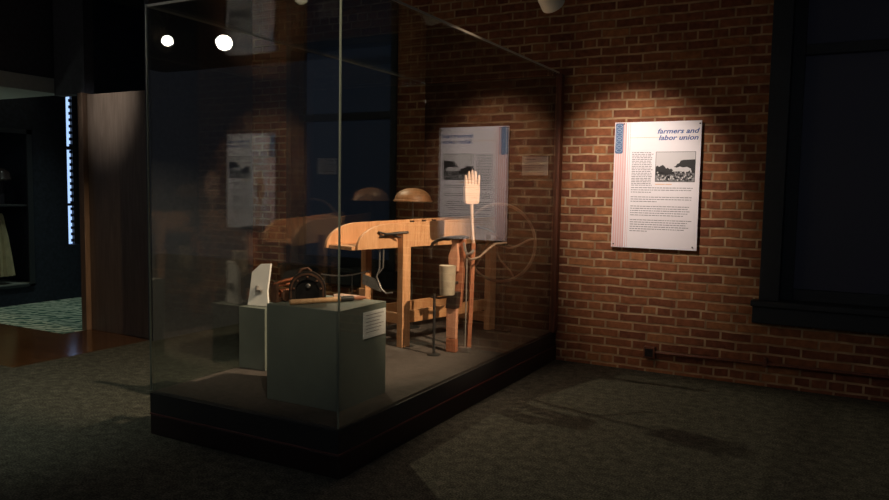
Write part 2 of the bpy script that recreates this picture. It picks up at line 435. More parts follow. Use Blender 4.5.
# ================================================================== GLASS CASE
CX0, CX1, CY0, CY1 = -3.253, -2.005, 2.715, 5.63
FZ = .24
case = thing('display_case', 'large floor-standing glass display case against the brick wall, on a dark maroon base', 'display case', ((CX0 + CX1) / 2, (CY0 + CY1) / 2, 0))
MB().box(CX0 - .002, CX1 + .012, CY0 - .008, CY1, .002, .112).build('base', MAROON, case, bevel=.004)
MB().box(CX0 - .006, CX1 + .016, CY0 - .012, CY1, .112, .12).build('base_trim', REDTR, case, bevel=.003)
MB().box(CX0 - .005, CX1 + .005, CY0 - .005, CY1, .12, FZ - .012).build('skirting', BLACKB, case)
MB().box(CX0 + .012, CX1 - .012, CY0 + .012, CY1, FZ - .012, FZ).build('display_floor', FELT, case)
GT = .010
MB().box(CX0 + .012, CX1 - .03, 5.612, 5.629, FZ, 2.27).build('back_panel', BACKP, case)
ZG = 2.275
MB().box(CX1 - GT, CX1, CY0 + GT, 5.56, FZ - .01, ZG).build('glass_pane', GLASS, case)['label'] = 'right side glass pane'
MB().box(CX0, CX0 + GT, CY0 + GT, CY1, FZ - .01, ZG).build('glass_pane', GLASS, case)['label'] = 'left side glass pane'
MB().box(CX0, CX1, CY0, CY0 + GT, FZ - .01, ZG).build('glass_pane', GLASS, case)['label'] = 'front glass pane'
MB().box(CX0, CX1, CY0, CY1, ZG + .001, ZG + .011).build('glass_pane', GLASS, case)['label'] = 'top glass pane'
for x in (CX0, CX1):
    MB().box(x - .0035, x + .0035, CY0 - .005, CY0 + .003, FZ, ZG + .012).build('corner_seam', GEDGE, case)
e = .0016
MB().box(CX1 - e, CX1 + e, CY0, 5.55, ZG - e, ZG + .011).build('top_seam', TSEAM, case)
MB().box(CX0 - e, CX0 + e, CY0, CY1, ZG - e, ZG + .011).build('top_seam', TSEAM, case)
MB().box(CX0, CX1, CY0 - e, CY0 + e, ZG - e, ZG + .011).build('top_seam', TSEAM, case)
MB().box(CX1 - .03, CX1 + .018, 5.56, CY1, FZ - .01, ZG).build('wall_upright', UPR, case, bevel=.004)

# ================================================================== POSTER
def poster():
    x0, x1, z0, z1 = -1.567, -.934, .942, 1.888
    yf = 5.608
    t = thing('wall_poster', 'large white information panel headed farmers and labor union, spotlit on the brick wall', 'poster', ((x0 + x1) / 2, yf + .02, z0))
    MB().box(x0, x1, yf, yf + .012, z0, z1).build('board', BOARD, t, bevel=.002)
    MB().box(x0 + .08, x1 - .08, yf + .012, YW - .001, z0 + .1, z1 - .1).build('mounting_batten', BLKM, t)
    def flat(name, rects, mat, d=.0006, parent=t):
        m = MB()
        for a, b_, c, d_ in rects: m.box(a, b_, yf - d, yf + .0002, c, d_)
        return m.build(name, mat, parent)
    # pink stripes down the left edge
    s1 = [(x0 + a, x0 + a + .0055, z0 + .003, z1 - .003) for a in (.012, .030, .048, .066, .084)]
    flat('stripe', [(x0 + .003, x0 + .092, z0 + .003, z1 - .003)], PINKP, .0003)
    flat('stripe', s1, PINK)
    flat('stripe', [(x0 + .104, x0 + .107, z0 + .003, z1 - .003), (x0 + .118, x0 + .120, z0 + .003, z1 - .003)], PINK)
    flat('rule', [(x0 + .12, x1 - .04, 1.770, 1.7725)], ORNG)
    # blue tab with a chain of pale rings
    a0, a1, c0, c1 = x0 + .006, x0 + .066, 1.654, 1.882
    poly = []
    for cx_, cz_, st in ((a1 - .014, c1 - .014, 0), (a0 + .014, c1 - .014, 90), (a0 + .014, c0 + .014, 180), (a1 - .014, c0 + .014, 270)):
        for k in range(6):
            an = math.radians(st + k * 18); poly.append((cx_ + .014 * math.cos(an), cz_ + .014 * math.sin(an)))
    tabp = MB().prism(poly, (yf - .0012, yf)).build('side_tab', TABB, t)
    m = MB()
    for i in range(7):
        c = Vector(((a0 + a1) / 2, yf - .0014, c1 - .024 - i * .030))
        rx, rz = (.019, .012) if i % 2 == 0 else (.016, .009)
        m.tube([c + Vector((math.cos(q) * rx, 0, math.sin(q) * rz)) for q in [2 * PI * k / 16 for k in range(16)]], .0013, 5, closed=True)
    m.tube([((a0 + a1) / 2 - .024, yf - .0014, c0 + .02), ((a0 + a1) / 2 - .024, yf - .0014, c1 - .02)], .0011, 5)
    m.tube([((a0 + a1) / 2 + .024, yf - .0014, c0 + .02), ((a0 + a1) / 2 + .024, yf - .0014, c1 - .02)], .0011, 5)
    m.build('tab_mark', plain('pale blue mark', (.45, .55, .68), .6), tabp)
    # title
    R4 = Matrix.Rotation(PI / 2, 4, 'X')
    for body, z, w in (('farmers and', 1.799, 1.22), ('labor union', 1.751, 1.22)):
        textmesh(body, .050, INK, 'title_text', t, Matrix.Translation((x1 - .022, yf - .0008, z)) @ R4, shear=.28, offset=.0009, align='RIGHT', xs=w)
    # photograph with dark border
    px0, px1, pz0, pz1 = -1.250, -.970, 1.446, 1.662
    ph = flat('photograph', [(px0 - .003, px1 + .003, pz0 - .003, pz1 + .003)], PHB)
    flat('photo_sky', [(px0, px1, pz0, pz1)], plain('photo sky', (.66, .64, .64), .5), .0009, ph)
    wq, hq = px1 - px0, pz1 - pz0
    def sil(name, pts, mat, d):
        MB().prism([(px0 + u * wq, pz0 + v * hq) for u, v in pts], (yf - d, yf)).build(name, mat, ph)
    sil('photo_ground', [(0, 0), (1, 0), (1, .34), (.8, .30), (.6, .36), (.4, .33), (.2, .37), (0, .35)], PHG, .0010)
    sil('photo_house', [(.46, .50), (.52, .53), (.55, .60), (.60, .62), (.64, .71), (.70, .73), (1, .75), (1, .28), (.93, .30), (.90, .44), (.80, .50), (.70, .48), (.62, .51), (.54, .47)], PHB, .0012)
    sil('photo_trees', [(0, .22), (0, .50), (.04, .54), (.09, .50), (.13, .53), (.18, .57), (.24, .50), (.27, .44), (.31, .47), (.36, .42), (.40, .44), (.46, .38), (.50, .24)], PHB, .0012)
    sil('photo_tent', [(.42, .34), (.50, .44), (.58, .47), (.64, .42), (.72, .45), (.78, .36)], PHL, .0014)
    m = MB()
    rr = random.Random(3)
    for i in range(150):
        u, v = rr.random() * .96 + .01, rr.random() * .30 + .01
        w_, h_ = rr.uniform(.01, .05), rr.uniform(.02, .07)
        m.box(px0 + u * wq, px0 + min(u + w_, .99) * wq, yf - .0013, yf, pz0 + v * hq, pz0 + (v + h_) * hq)
    m.build('photo_crowd', PHB, ph)
    m = MB()
    for i in range(26):
        u, v = rr.random() * .92 + .01, rr.random() * .26 + .03
        m.box(px0 + u * wq, px0 + (u + .035) * wq, yf - .0015, yf, pz0 + v * hq, pz0 + (v + .05) * hq)
    m.build('photo_crowd', PHL, ph)
    # body text: lines of small words
    m = MB()
    def line(xa, xb, z):
        x = xa
        while x < xb - .006:
            w = rr.uniform(.008, .030); w = min(w, xb - x)
            m.box(x, x + w, yf - .0006, yf, z, z + .0044); x += w + .0045
    xa = x0 + .138
    z = 1.658
    for i in range(20):
        line(xa, px0 - .018 - rr.uniform(0, .022), z); z -= .0128
    m.build('text_paragraph', GREYINK, t); m = MB()
    z = 1.396
    for i, n in enumerate([.0, .0, .3, None, .0, .0, .25, None, .02, .03, .01, .03, .06, None, .0, .03, .04, .02, .05, .32]):
        if n is not None: line(xa, x1 - .045 - n, z)
        else: m.build('text_paragraph', GREYINK, t); m = MB()
        z -= .0168 if n is not None else .019
    m.build('text_paragraph', GREYINK, t)
    flat('caption', [(px0, px0 + .07, 1.422, 1.428), (px0 + .075, px0 + .12, 1.422, 1.428)], ORNG)
    for sx, sz in ((x0 + .018, z0 + .025), (x1 - .03, z0 + .025), (x1 - .012, z1 - .022), (x0 + .07, z1 - .012)):
        MB().lathe([(.0055, 0), (.0055, .004), (.003, .006)], 12, Matrix.Translation((sx, yf, sz)) @ Matrix.Rotation(PI / 2, 4, 'X')).build('screw', IRON, t)
poster()

# small label on brick inside the case
lb = thing('wall_label', 'small white label card on the brick wall inside the case near its right upright', 'label', (-2.21, 5.605, 1.49))
MB().box(-2.318, -2.098, 5.603, 5.6112, 1.487, 1.637).build('card', WHITE, lb, bevel=.001)
m = MB()
for i in range(7):
    if i == 1: continue
    m.box(-2.298, -2.298 + (.10 if i == 0 else .17 - .02 * (i % 3)), 5.6022, 5.6031, 1.612 - i * .017, 1.616 - i * .017)
m.build('label_text', GREYINK, lb)

# ================================================================== CONDUIT + OUTLET
cd = thing('wall_conduit', 'red brown conduit pipe running low along the brick wall from a small junction box', 'pipe', (-.2, 5.6, .16))
MB().tube([(-1.20, 5.612, .158), (-.6, 5.612, .166), (3.1, 5.612, .20)], .013, 10).build('pipe', UPR, cd, smooth=True)
bx = MB().box(-1.285, -1.20, 5.585, 5.639, .115, .20).build('junction_box', UPR, cd, bevel=.004)
MB().box(-1.272, -1.213, 5.581, 5.585, .128, .187).build('cover_plate', IRON, bx)
for xx in (-.45, .4, 1.4):
    MB().box(xx, xx + .025, 5.597, 5.639, .145, .21).build('pipe_strap', UPR, cd)

# ================================================================== PLINTHS
pl = thing('display_plinth', 'large grey green plinth in the front of the case carrying iron hand tools', 'plinth', (-2.39, 3.13, FZ))
MB().box(-2.62, -2.155, 2.92, 3.344, FZ + .001, .746).build('plinth_body', GREEN, pl, bevel=.002)
sp_ = thing('display_plinth', 'smaller grey green plinth behind the large one, with a white card on it', 'plinth', (-3.14, 3.5, FZ))
MB().box(-3.238, -3.03, 3.36, 3.60, FZ + .001, .62).build('plinth_body', GREEN, sp_, bevel=.002)
# label on the plinth's right face
lc = thing('plinth_label', 'small white text label fixed to the right face of the large green plinth', 'label', (-2.15, 3.23, .57))
MB().box(-2.1549, -2.150, 3.125, 3.333, .572, .712).build('card', WHITE, lc, bevel=.001)
m = MB()
for i in range(6):
    m.box(-2.1502, -2.1494, 3.145, 3.31 - .02 * (i % 3), .692 - i * .018, .695 - i * .018)
m.build('label_text', GREYINK, lc)

# white card with a small bracket on the little plinth
wc = thing('standing_card', 'upright white board with a slanted top and small metal bracket, on the smaller plinth', 'card', (-3.1, 3.45, .62))
Mc = Matrix.Translation((-3.135, 3.43, .622)) @ Matrix.Rotation(.25, 4, 'Z') @ Matrix.Rotation(-.06, 4, 'X')
MB().prism([(-.078, 0), (.064, 0), (.054, .09), (.072, .262), (.004, .258), (-.054, .205), (-.066, .08)], (-.009, .009), Mc).build('board', WHITE, wc, bevel=.002)
MB().box(-.012, .022, -.035, -.009, .085, .10, Mc).box(-.012, -.004, -.036, -.009, .085, .125, Mc).build('bracket', STEEL, wc)
MB().box(-.02, .02, .009, .075, 0, .012, Mc).prism([(.009, 0), (.075, 0), (.009, .13)], (-.003, .003), Mc, axis='X').build('easel_foot', WHITE, wc)

# ================================================================== TOOLS ON THE LARGE PLINTH
ZP = .7465
# semicircular iron tool with wooden handle
kt = thing('half_round_cutter', 'dark half-round iron cutter with bolts, standing on its flat edge on the large plinth', 'tool', (-2.50, 3.06, ZP))
Mk = Matrix.Translation((-2.487, 3.088, ZP)) @ Matrix.Rotation(.60, 4, 'Z')
def arch(R, c, n=24, base=.014):
    return [(R, base)] + [(R * math.cos(PI * k / n), c + R * math.sin(PI * k / n)) for k in range(n + 1)] + [(-R, base)]
outer = arch(.096, .068); inner = arch(.062, .058)
m = MB()
for k in range(len(outer) - 1):
    m.prism([outer[k], outer[k + 1], inner[k + 1], inner[k]], (-.020, .020), Mk)
bmesh.ops.remove_doubles(m.bm, verts=m.bm.verts, dist=1e-5)
m.build('rim', DIRON, kt)
rd = arch(.088, .066, base=.02); rd2 = arch(.080, .064, base=.02)
m = MB()
for k in range(len(rd) - 1):
    m.prism([rd[k], rd[k + 1], rd2[k + 1], rd2[k]], (-.0245, -.020), Mk)
m.build('raised_ring', RUST, kt)
MB().prism(arch(.0615, .058), (-.004, .012), Mk).build('web_plate', IRON, kt)
MB().box(-.098, .098, -.021, .021, 0, .0139, Mk).build('sole_plate', RUST, kt, bevel=.002)
for k in (1, 6, 12, 18, 23):
    a = PI * k / 24
    MB().lathe([(.0065, 0), (.0065, .005), (.003, .008)], 10, Mk @ Matrix.Translation((.071 * math.cos(a), -.020, .062 + .071 * math.sin(a))) @ Matrix.Rotation(PI / 2, 4, 'X')).build('bolt', RUST, kt)
MB().lathe([(.013, 0), (.013, .014), (.008, .020)], 16, Mk @ Matrix.Translation((.004, -.004, .085)) @ Matrix.Rotation(PI / 2, 4, 'X')).build('hub_nut', STEEL, kt)
MB().tube([Mk @ Vector(p) for p in ((-.045, 0, .150), (-.03, 0, .172), (.0, 0, .178), (.02, 0, .160))], .008, 8).build('top_grip', RUST, kt, smooth=True)

# long wooden-handled knife lying in front
kn = thing('wood_handled_knife', 'long light wood handle with a dark grip, lying along the front of the large plinth', 'tool', (-2.4, 2.98, ZP))
a_, b__ = Vector((-2.482, 2.940, ZP + .0145)), Vector((-2.335, 3.19, ZP + .0145))
dv = (b__ - a_)
MB().tube([a_ + dv * t for t in (0, .03, .3, .7, .92, 1)], [.012, .0142, .0135, .014, .0145, .011], 12).build('handle', BLEACH2, kn, smooth=True)
MB().tube([b__ - dv * .06, b__ + dv * .02, b__ + dv * .20, b__ + dv * .23], [.0125, .0147, .0147, .011], 12).build('grip', BLKM, kn, smooth=True)
MB().tube([b__ + dv * .22, b__ + dv * .36, b__ + dv * .48], [.009, .012, .007], 10).build('end_cap', OLDW, kn, smooth=True)
# pale second stick behind
st = thing('pale_stick', 'short pale tapered stick lying behind the long wooden handle on the large plinth', 'tool', (-2.3, 3.12, ZP))
MB().tube([(-2.40, 3.20, ZP + .0185), (-2.37, 3.235, ZP + .0182), (-2.30, 3.325, ZP + .0105)], [.016, .018, .008], 10).build('shaft', BLEACH, st, smooth=True)
# copper-red clamp tool behind on the left
ct = thing('copper_clamp', 'copper red hand tool with two bars and coiled centre behind the half-round cutter', 'tool', (-2.55, 3.22, ZP))
MB().tube([(-2.69 + .075, 3.20, ZP + .098), (-2.52, 3.205, ZP + .108), (-2.40, 3.21, ZP + .112)], [.006, .009, .007], 8).build('upper_bar', COPPER, ct, smooth=True)
MB().tube([(-2.61, 3.21, ZP + .082), (-2.52, 3.21, ZP + .083), (-2.42, 3.21, ZP + .09)], [.008, .006, .009], 8).build('upper_bar', COPPER, ct, smooth=True)
MB().tube([(-2.61, 3.20, ZP + .041), (-2.50, 3.20, ZP + .045), (-2.38, 3.2, ZP + .045)], .007, 8).build('lower_bar', COPPER, ct, smooth=True)
m = MB()
pts = []
for k in range(70):
    an = k * .62; pts.append((-2.572 + k * .0009, 3.20 + .017 * math.cos(an), ZP + .045 + .020 * math.sin(an)))
MB().tube(pts, .0035, 6).build('coil_spring', COPPER, ct, smooth=True)
MB().lathe([(.030, 0), (.030, .012), (.018, .014)], 20, Matrix.Translation((-2.545, 3.185, ZP + .031)) @ Matrix.Rotation(PI / 2, 4, 'X')).build('gear', RUST, ct)
m = MB().box(-2.612, -2.59, 3.185, 3.225, ZP + .001, ZP + .10).box(-2.44, -2.42, 3.185, 3.225, ZP + .001, ZP + .118).box(-2.61, -2.42, 3.19, 3.22, ZP + .0005, ZP + .014)
m.build('frame', RUST, ct, bevel=.002)
# thin curved blade on two small posts behind
ct.rotation_euler = (0, 0, PI / 2); ct.location = (-2.624, 3.02, ZP)
bl = thing('curved_blade', 'thin pale curved blade held up on slim supports over the back of the large plinth', 'blade', (-2.3, 3.3, ZP))
pts = []
for k in range(15):
    t = k / 14
    pts.append((-2.555 + .303 * t, 3.29 + .03 * t, ZP + .124 - .018 * math.sin(PI * t) + .036 * t))
m = MB()
for i, (p, q) in enumerate(zip(pts, pts[1:])):
    h = .0035
    m.prism([(p[0], p[2] - h), (q[0], q[2] - h), (q[0], q[2] + h), (p[0], p[2] + h)], (0, .003), Matrix.Translation((0, p[1], 0)))
m.build('blade', STEEL, bl)
for q in (pts[1], pts[9]):
    MB().tube([(q[0], q[1] + .004, ZP), (q[0], q[1] + .004, q[2])], .0022, 6).build('support', BLKM, bl)

# ================================================================== TROUGH BENCH
bd = Vector((.235, .972, 0)); bv = Vector((-.972, .235, 0))
B4 = Matrix(((bd.x, bv.x, 0, -2.732), (bd.y, bv.y, 0, 4.43), (0, 0, 1, 0), (0, 0, 0, 1)))
bench = thing('trough_bench', 'honey pine trough bench with curved side boards on square legs inside the case', 'bench', (-2.75, 4.9, FZ))
BW = .262; TOPZ = 1.115; BOT = .945
def side(u0, u1, v, ztop1, name='side_board'):
    poly = [(u1, BOT), (u1, ztop1)]
    for k in range(13):
        a = PI / 2 + (PI / 2) * k / 12
        poly.append((u0 + .30 + .30 * math.cos(a), BOT + .012 + (TOPZ - BOT - .012) * math.sin(a)))
    poly.append((u0, BOT))
    m = MB()
    Mx = B4
    lo = [m.bm.verts.new(Mx @ Vector((a, v, b))) for a, b in poly]; hi = [m.bm.verts.new(Mx @ Vector((a, v + .024, b))) for a, b in poly]
    n = len(poly); m.bm.faces.new(lo); m.bm.faces.new(hi[::-1])
    for i in range(n): m.bm.faces.new((lo[i], hi[i], hi[(i + 1) % n], lo[(i + 1) % n]))
    return m.build(name, PINE, bench, bevel=.003)
side(-.41, 1.06, 0, TOPZ + .03)
side(-.46, 1.06, BW, TOPZ + .03)
MB().box(-.44, 1.06, .0242, BW - .0002, BOT - .004, BOT + .024, B4).build('bed_board', PINE, bench, bevel=.006)
MB().box(1.035, 1.06, .025, BW - .001, BOT + .026, TOPZ, B4).build('end_board', PINE2, bench)
def leg(u, v, w=.078, d=.055, ztop=TOPZ - .005):
    return MB().box(u - w / 2, u + w / 2, v, v + d, FZ + .001, ztop, B4).build('leg', PINE2 if v > .1 else PINE, bench, bevel=.003)
leg(0, -.0555, ztop=1.045); leg(.98, -.0555, ztop=BOT + .06); leg(-.05, BW + .0245, .06, .05, BOT + .06); leg(.98, BW + .0245, .07, .055, BOT + .1)
for v, z0, z1 in ((-.030, .405, .490), (BW + .03, .41, .495)):
    MB().box(.041, .939, v, v + .03, z0, z1, B4).build('stretcher', PINE2, bench, bevel=.003)
MB().box(-.015, .02, -.0, BW + .02, .40, .475, B4).build('stretcher', PINE2, bench, bevel=.003)
MB().box(.955, .995, 0, BW + .02, .30, .38, B4).build('stretcher', PINE2, bench, bevel=.003)
MB().box(-.085, -.01, BW + .02, BW + .09, FZ + .001, .63, B4).build('leg_block', PINE, bench, bevel=.004)
for u in (.10, .22, .33):
    MB().box(u, u + .03, .004, .02, TOPZ + .004 + u * .02, TOPZ + .016 + u * .02, B4).build('peg', IRON, bench)
# iron latch and hanging crank on the near leg
latch = MB().tube([B4 @ Vector(p) for p in ((-.235, -.012, 1.062), (-.17, -.03, 1.045), (-.06, -.035, 1.05), (.0, -.066, 1.055))], [.006, .009, .011, .009], 8)
latch.tube([B4 @ Vector(p) for p in ((-.22, -.012, 1.03), (-.12, -.022, 1.04), (-.05, -.04, 1.02))], .006, 8)
latch.build('latch', IRON, bench, smooth=True)
crank = thing('hanging_crank', 'bent iron crank with a flat grey plate, hanging at the near bench leg', 'tool', (-2.82, 4.28, .65))
m = MB()
m.tube([(-2.822, 4.285, 1.035), (-2.818, 4.282, .90), (-2.818, 4.282, .80), (-2.838, 4.275, .745), (-2.80, 4.28, .66), (-2.765, 4.285, .632), (-2.715, 4.29, .642)], [.006, .006, .006, .006, .007, .006, .006], 8)
m.tube([(-2.79, 4.29, 1.03), (-2.79, 4.285, .81), (-2.822, 4.278, .77)], .0055, 8)
m.build('rod', STEEL, crank, smooth=True)
MB().prism([(-2.952, .757), (-2.845, .728), (-2.80, .640), (-2.955, .685)], (4.272, 4.279)).build('plate', STEEL, crank)
MB().tube([(-2.822, 4.285, 1.03), (-2.79, 4.287, 1.03), (-2.79, 4.33, 1.038)], .007, 8).build('hook', IRON, crank)

# ================================================================== FLYWHEEL
wh = thing('crank_wheel', 'dim thin-rimmed wheel with curved spokes at the back end of the bench', 'wheel', (-2.345, 5.22, FZ))
wc_ = Vector((-2.345, 5.24, .955)); RW = .30
MB().tube([wc_ + Vector((RW * math.cos(a), 0, RW * math.sin(a))) for a in [2 * PI * k / 64 for k in range(64)]], .0115, 8, closed=True).build('rim', WHEELM, wh, smooth=True)
for s_ in range(5):
    a0 = 2 * PI * s_ / 5 + .5; pts = []
    for k in range(13):
        t = k / 12; r = .03 + (RW - .03) * t; a = a0 + .9 * math.sin(t * PI * .55)
        pts.append(wc_ + Vector((r * math.cos(a), 0, r * math.sin(a))))
    MB().tube(pts, .0075, 7).build('spoke', WHEELM, wh, smooth=True)
MB().lathe([(.034, -.02), (.034, .02)], 20, Matrix.Translation(wc_) @ Matrix.Rotation(PI / 2, 4, 'X')).build('hub', IRON, wh)
MB().tube([wc_ + Vector((0, -.05, 0)), wc_ + Vector((0, .12, 0))], .011, 10).build('axle', IRON, wh)
MB().tube([(-2.345, 5.35, FZ + .002), (-2.345, 5.35, .97)], .010, 8).box(-2.40, -2.29, 5.32, 5.39, FZ + .0005, FZ + .012).build('stand_post', BLKM, wh)

# ================================================================== CORN PLANTER
cp = thing('hand_planter', 'two-board wooden hand planter with tan seed canister, standing in front of the bench', 'planter', (-2.33, 4.46, FZ))
MB().prism([(-2.372, .335), (-2.30, .335), (-2.298, .55), (-2.375, .55)], (4.445, 4.480)).build('front_board', PLANTW, cp, bevel=.003)
m = MB().box(-2.372, -2.297, 4.442, 4.484, FZ + .001, .333)
m.build('foot_block', OLDW, cp, bevel=.004)
MB().prism([(-2.362, .55), (-2.29, .55), (-2.275, .80), (-2.268, 1.03), (-2.325, 1.03), (-2.335, .80)], (4.49, 4.525)).build('back_board', OLDW, cp, bevel=.003)
# shaped upper grip board
gp = [(-2.352, .80), (-2.30, .80), (-2.295, .90), (-2.305, 1.0), (-2.30, 1.035), (-2.355, 1.035), (-2.345, .98), (-2.372, .90), (-2.368, .84)]
MB().prism(gp, (4.455, 4.487)).build('grip_board', PLANTW, cp, bevel=.004)
MB().prism([(-2.378, .545), (-2.295, .545), (-2.285, .66), (-2.36, .66)], (4.432, 4.49)).build('metal_jaw', IRON, cp, bevel=.004)
cm = Matrix.Translation((-2.318, 4.350, .650))
cn = MB().lathe([(.046, 0), (.050, .004), (.0535, .09), (.056, .200), (.0535, .200), (.051, .192)], 32, cm).build('seed_canister', CANM, cp, smooth=True)
MB().lathe([(.053, .192), (.050, .196), (.02, .197)], 32, cm).build('canister_lid', plain('pale tin lid', (.62, .55, .46), .5, metal=.1, noise=.08), cn, smooth=True)
MB().tube([(-2.318, 4.40, .72), (-2.318, 4.49, .72)], .012, 8).build('canister_bracket', IRON, cp)
# iron arch handle and plate
hp = [(-2.500, 4.44, .878), (-2.505, 4.44, .945), (-2.485, 4.44, .985), (-2.45, 4.445, 1.008), (-2.41, 4.45, 1.018), (-2.36, 4.455, 1.02)]
MB().tube(hp, [.010, .0115, .012, .012, .011, .012], 10).build('iron_handle', IRON, cp, smooth=True)
MB().prism([(-2.425, 1.028), (-2.37, 1.040), (-2.30, 1.044), (-2.262, 1.034), (-2.268, 1.022), (-2.36, 1.016)], (4.41, 4.56)).build('handle_plate', IRON, cp, bevel=.004)
MB().tube([(-2.262, 4.47, 1.0), (-2.25, 4.47, .95), (-2.24, 4.475, .92), (-2.21, 4.48, .93), (-2.20, 4.50, .95)], .010, 8).build('coupling', STEEL, cp, smooth=True)
MB().tube([(-2.262, 4.52, .275), (-2.25, 4.50, .60), (-2.245, 4.49, .935)], .0045, 8).build('thin_rod', PALEROD, cp, smooth=True)
m = MB().box(-2.30, -2.215, 4.475, 4.525, FZ + .001, FZ + .035)
m.build('foot_bracket', STEEL, cp, bevel=.003)
MB().tube([(-2.25, 4.49, .90), (-2.215, 4.50, .885), (-2.18, 4.55, .90), (-2.155, 4.63, .95), (-2.13, 4.70, .985), (-2.08, 4.78, .99)], .008, 8).build('side_lever', WHEELM, cp, smooth=True)

sd = thing('iron_stand', 'slim black iron support rod with a short crossbar, left of the hand planter', 'stand', (-2.392, 4.31, FZ))
MB().tube([(-2.392, 4.31, FZ + .006), (-2.40, 4.32, .655)], .010, 10).build('rod', BLKM, sd, smooth=True)
MB().tube([(-2.44, 4.345, .628), (-2.36, 4.315, .63), (-2.345, 4.40, .63)], .008, 8).build('crossbar', BLKM, sd, smooth=True)
MB().lathe([(.045, 0), (.045, .006), (.016, .012)], 20, Matrix.Translation((-2.392, 4.31, FZ + .001))).build('foot', BLKM, sd)

# ================================================================== WOODEN HAND FORK
hf = thing('wooden_hand_fork', 'pale carved wooden hand-shaped fork on a tall upright pole', 'fork', (-2.285, 4.62, FZ))
MB().tube([(-2.275, 4.60, FZ + .0005), (-2.262, 4.60, .60), (-2.252, 4.60, .99)], [.020, .019, .017], 4).build('lower_pole', OLDW, hf)
MB().tube([(-2.252, 4.60, .99), (-2.268, 4.61, 1.10), (-2.283, 4.619, 1.27)], [.011, .010, .012], 10).build('upper_shaft', BLEACH, hf, smooth=True)
hd = Matrix.Translation((-2.284, 4.62, 1.235)) @ Matrix.Rotation(math.radians(66), 4, 'Z')
m = MB()
pal = []
for cx_, cz_, s0 in ((.041, .046, 270), (.045, .138, 0), (-.045, .138, 90), (-.041, .046, 180)):
    for k in range(6):
        an = math.radians(s0 + 18 * k); pal.append((cx_ + .022 * math.cos(an), cz_ + .022 * math.sin(an)))
m.prism(pal, (-.013, .013), hd)
m.build('palm', BLEACH, hf, bevel=.005)
for i, (x, h, tilt) in enumerate(((-.054, .226, -.02), (-.027, .252, -.01), (0, .262, 0), (.027, .254, .01), (.054, .228, .04))):
    ps = [hd @ Vector((x + tilt * max(0, t) * .2, -.004 * math.sin(t * 2.5), .145 + (h - .145) * t)) for t in (0, .25, .5, .75, .93, 1)]
    MB().tube(ps, [.0118, .0112, .0105, .009, .007, .003], 10).build('finger', BLEACH, hf, smooth=True)

# ================================================================== WOODEN BOWL ON A STAND (behind the bench)
bo = thing('domed_bowl', 'brown wooden dome-shaped bowl, rim down, on a thin dark stand behind the bench', 'bowl', (-3.04, 5.1, FZ))
prof = [(.150, 0), (.158, .004), (.156, .014), (.146, .018)] + [(.146 * math.cos(a), .018 + .092 * math.sin(a)) for a in [PI / 2 * k / 10 for k in range(1, 10)]] + [(.004, .11)]
MB().lathe(prof, 40, Matrix.Translation((-3.045, 5.1, 1.258))).build('bowl', wood('brown bowl wood', (.17, .08, .035), (.30, .145, .065), rough=.5), bo, smooth=True)
MB().tube([(-3.045, 5.1, FZ + .003), (-3.045, 5.1, 1.259)], .007, 8).build('stand_rod', BLKM, bo)
MB().lathe([(.07, 0), (.07, .008), (.02, .014)], 20, Matrix.Translation((-3.045, 5.1, FZ + .001))).build('stand_foot', BLKM, bo)

# ================================================================== TRACK LIGHTS
def fixture(tip, target, label, mat=CREAM, bulb=BULBW, R=.072, L=.24, group=None):
    rec = .034 if bulb is BULB else .14
    tip = Vector(tip); d = (Vector(target) - tip).normalized()
    q = d.to_track_quat('Z', 'Y').to_matrix().to_4x4()
    base = tip - d * L
    Mx = Matrix.Translation(base) @ q
    t = thing('track_spotlight', label, 'spotlight', (base.x, base.y, ZC - .05), 0, group)
    MB().lathe([(.03, 0), (R * .78, .012), (R * .86, .06), (R * .90, L * .6), (R, L * .72), (R, L), (R - .006, L), (R - .008, L - rec - .005), (.03, L - rec - .012)], 32, Mx, cap=True).build('housing', mat, t, smooth=True)
    MB().lathe([(R - .012, L - rec), (R - .014, L - rec + .004), (.01, L - rec + .008)], 24, Mx).build('bulb', bulb, t, smooth=True)
    mid = base + d * (L * .35)
    side_ = d.cross(Vector((0, 0, 1))).normalized()
    top = Vector((mid.x, mid.y, mid.z + R + .06))
    pts = [mid + side_ * (R + .006), mid + side_ * (R + .006) + Vector((0, 0, .05)), top + side_ * .03, top - side_ * .03, mid - side_ * (R + .006) + Vector((0, 0, .05)), mid - side_ * (R + .006)]
    MB().tube(pts, .006, 6).build('yoke', mat, t)
    MB().tube([top, (top.x, top.y, ZC - .045)], .009, 8).build('stem', mat, t)
    MB().box(top.x - .05, top.x + .05, top.y - .02, top.y + .02, ZC - .055, ZC - .032).build('track_adapter', mat, t)
    return t, top
tops = []
for args in (
    (P_TIP, P_AIM, 'cream cylindrical track spotlight aimed at the wall poster, cut by the top of the frame', CREAM, BULBW),
    (K_POS, K_AIM, 'cream track spotlight above the right aisle, aimed down at the bench in the case', CREAM, BULBW),
    (L_POS, L_AIM, 'dark track spotlight high at the back left, above and behind the glass case', BLKM, BULBW),
    (A_POS, Vector((-3.6, 2.2, 1.5)), 'lit track spotlight in front of the case, the nearer one mirrored in its glass', BLKM, BULB, .095),
    (B_POS, Vector((-3.6, 2.2, 1.5)), 'lit track spotlight in front of the case, the farther left one mirrored in its glass', BLKM, BULB, .066),
    (G_POS, G_AIM, 'cream track spotlight near the front of the aisle, aimed down at the green plinths', CREAM, BULBW),
    (F_POS, F_AIM, 'dark track spotlight over the aisle, aimed down at the carpet left of the case', BLKM, BULBW)):
    t, tp = fixture(*args)
    tops.append(tp)
def track(a, b, label):
    a = Vector(a); b = Vector(b); d = (b - a); n = d.length
    Mx = Matrix.Translation(a) @ d.to_track_quat('X', 'Z').to_matrix().to_4x4()
    o = MB().box(0, n, -.018, .018, -.03, .0, Mx).build('light_track', BLKM)
    tag(o, label, 'light track')
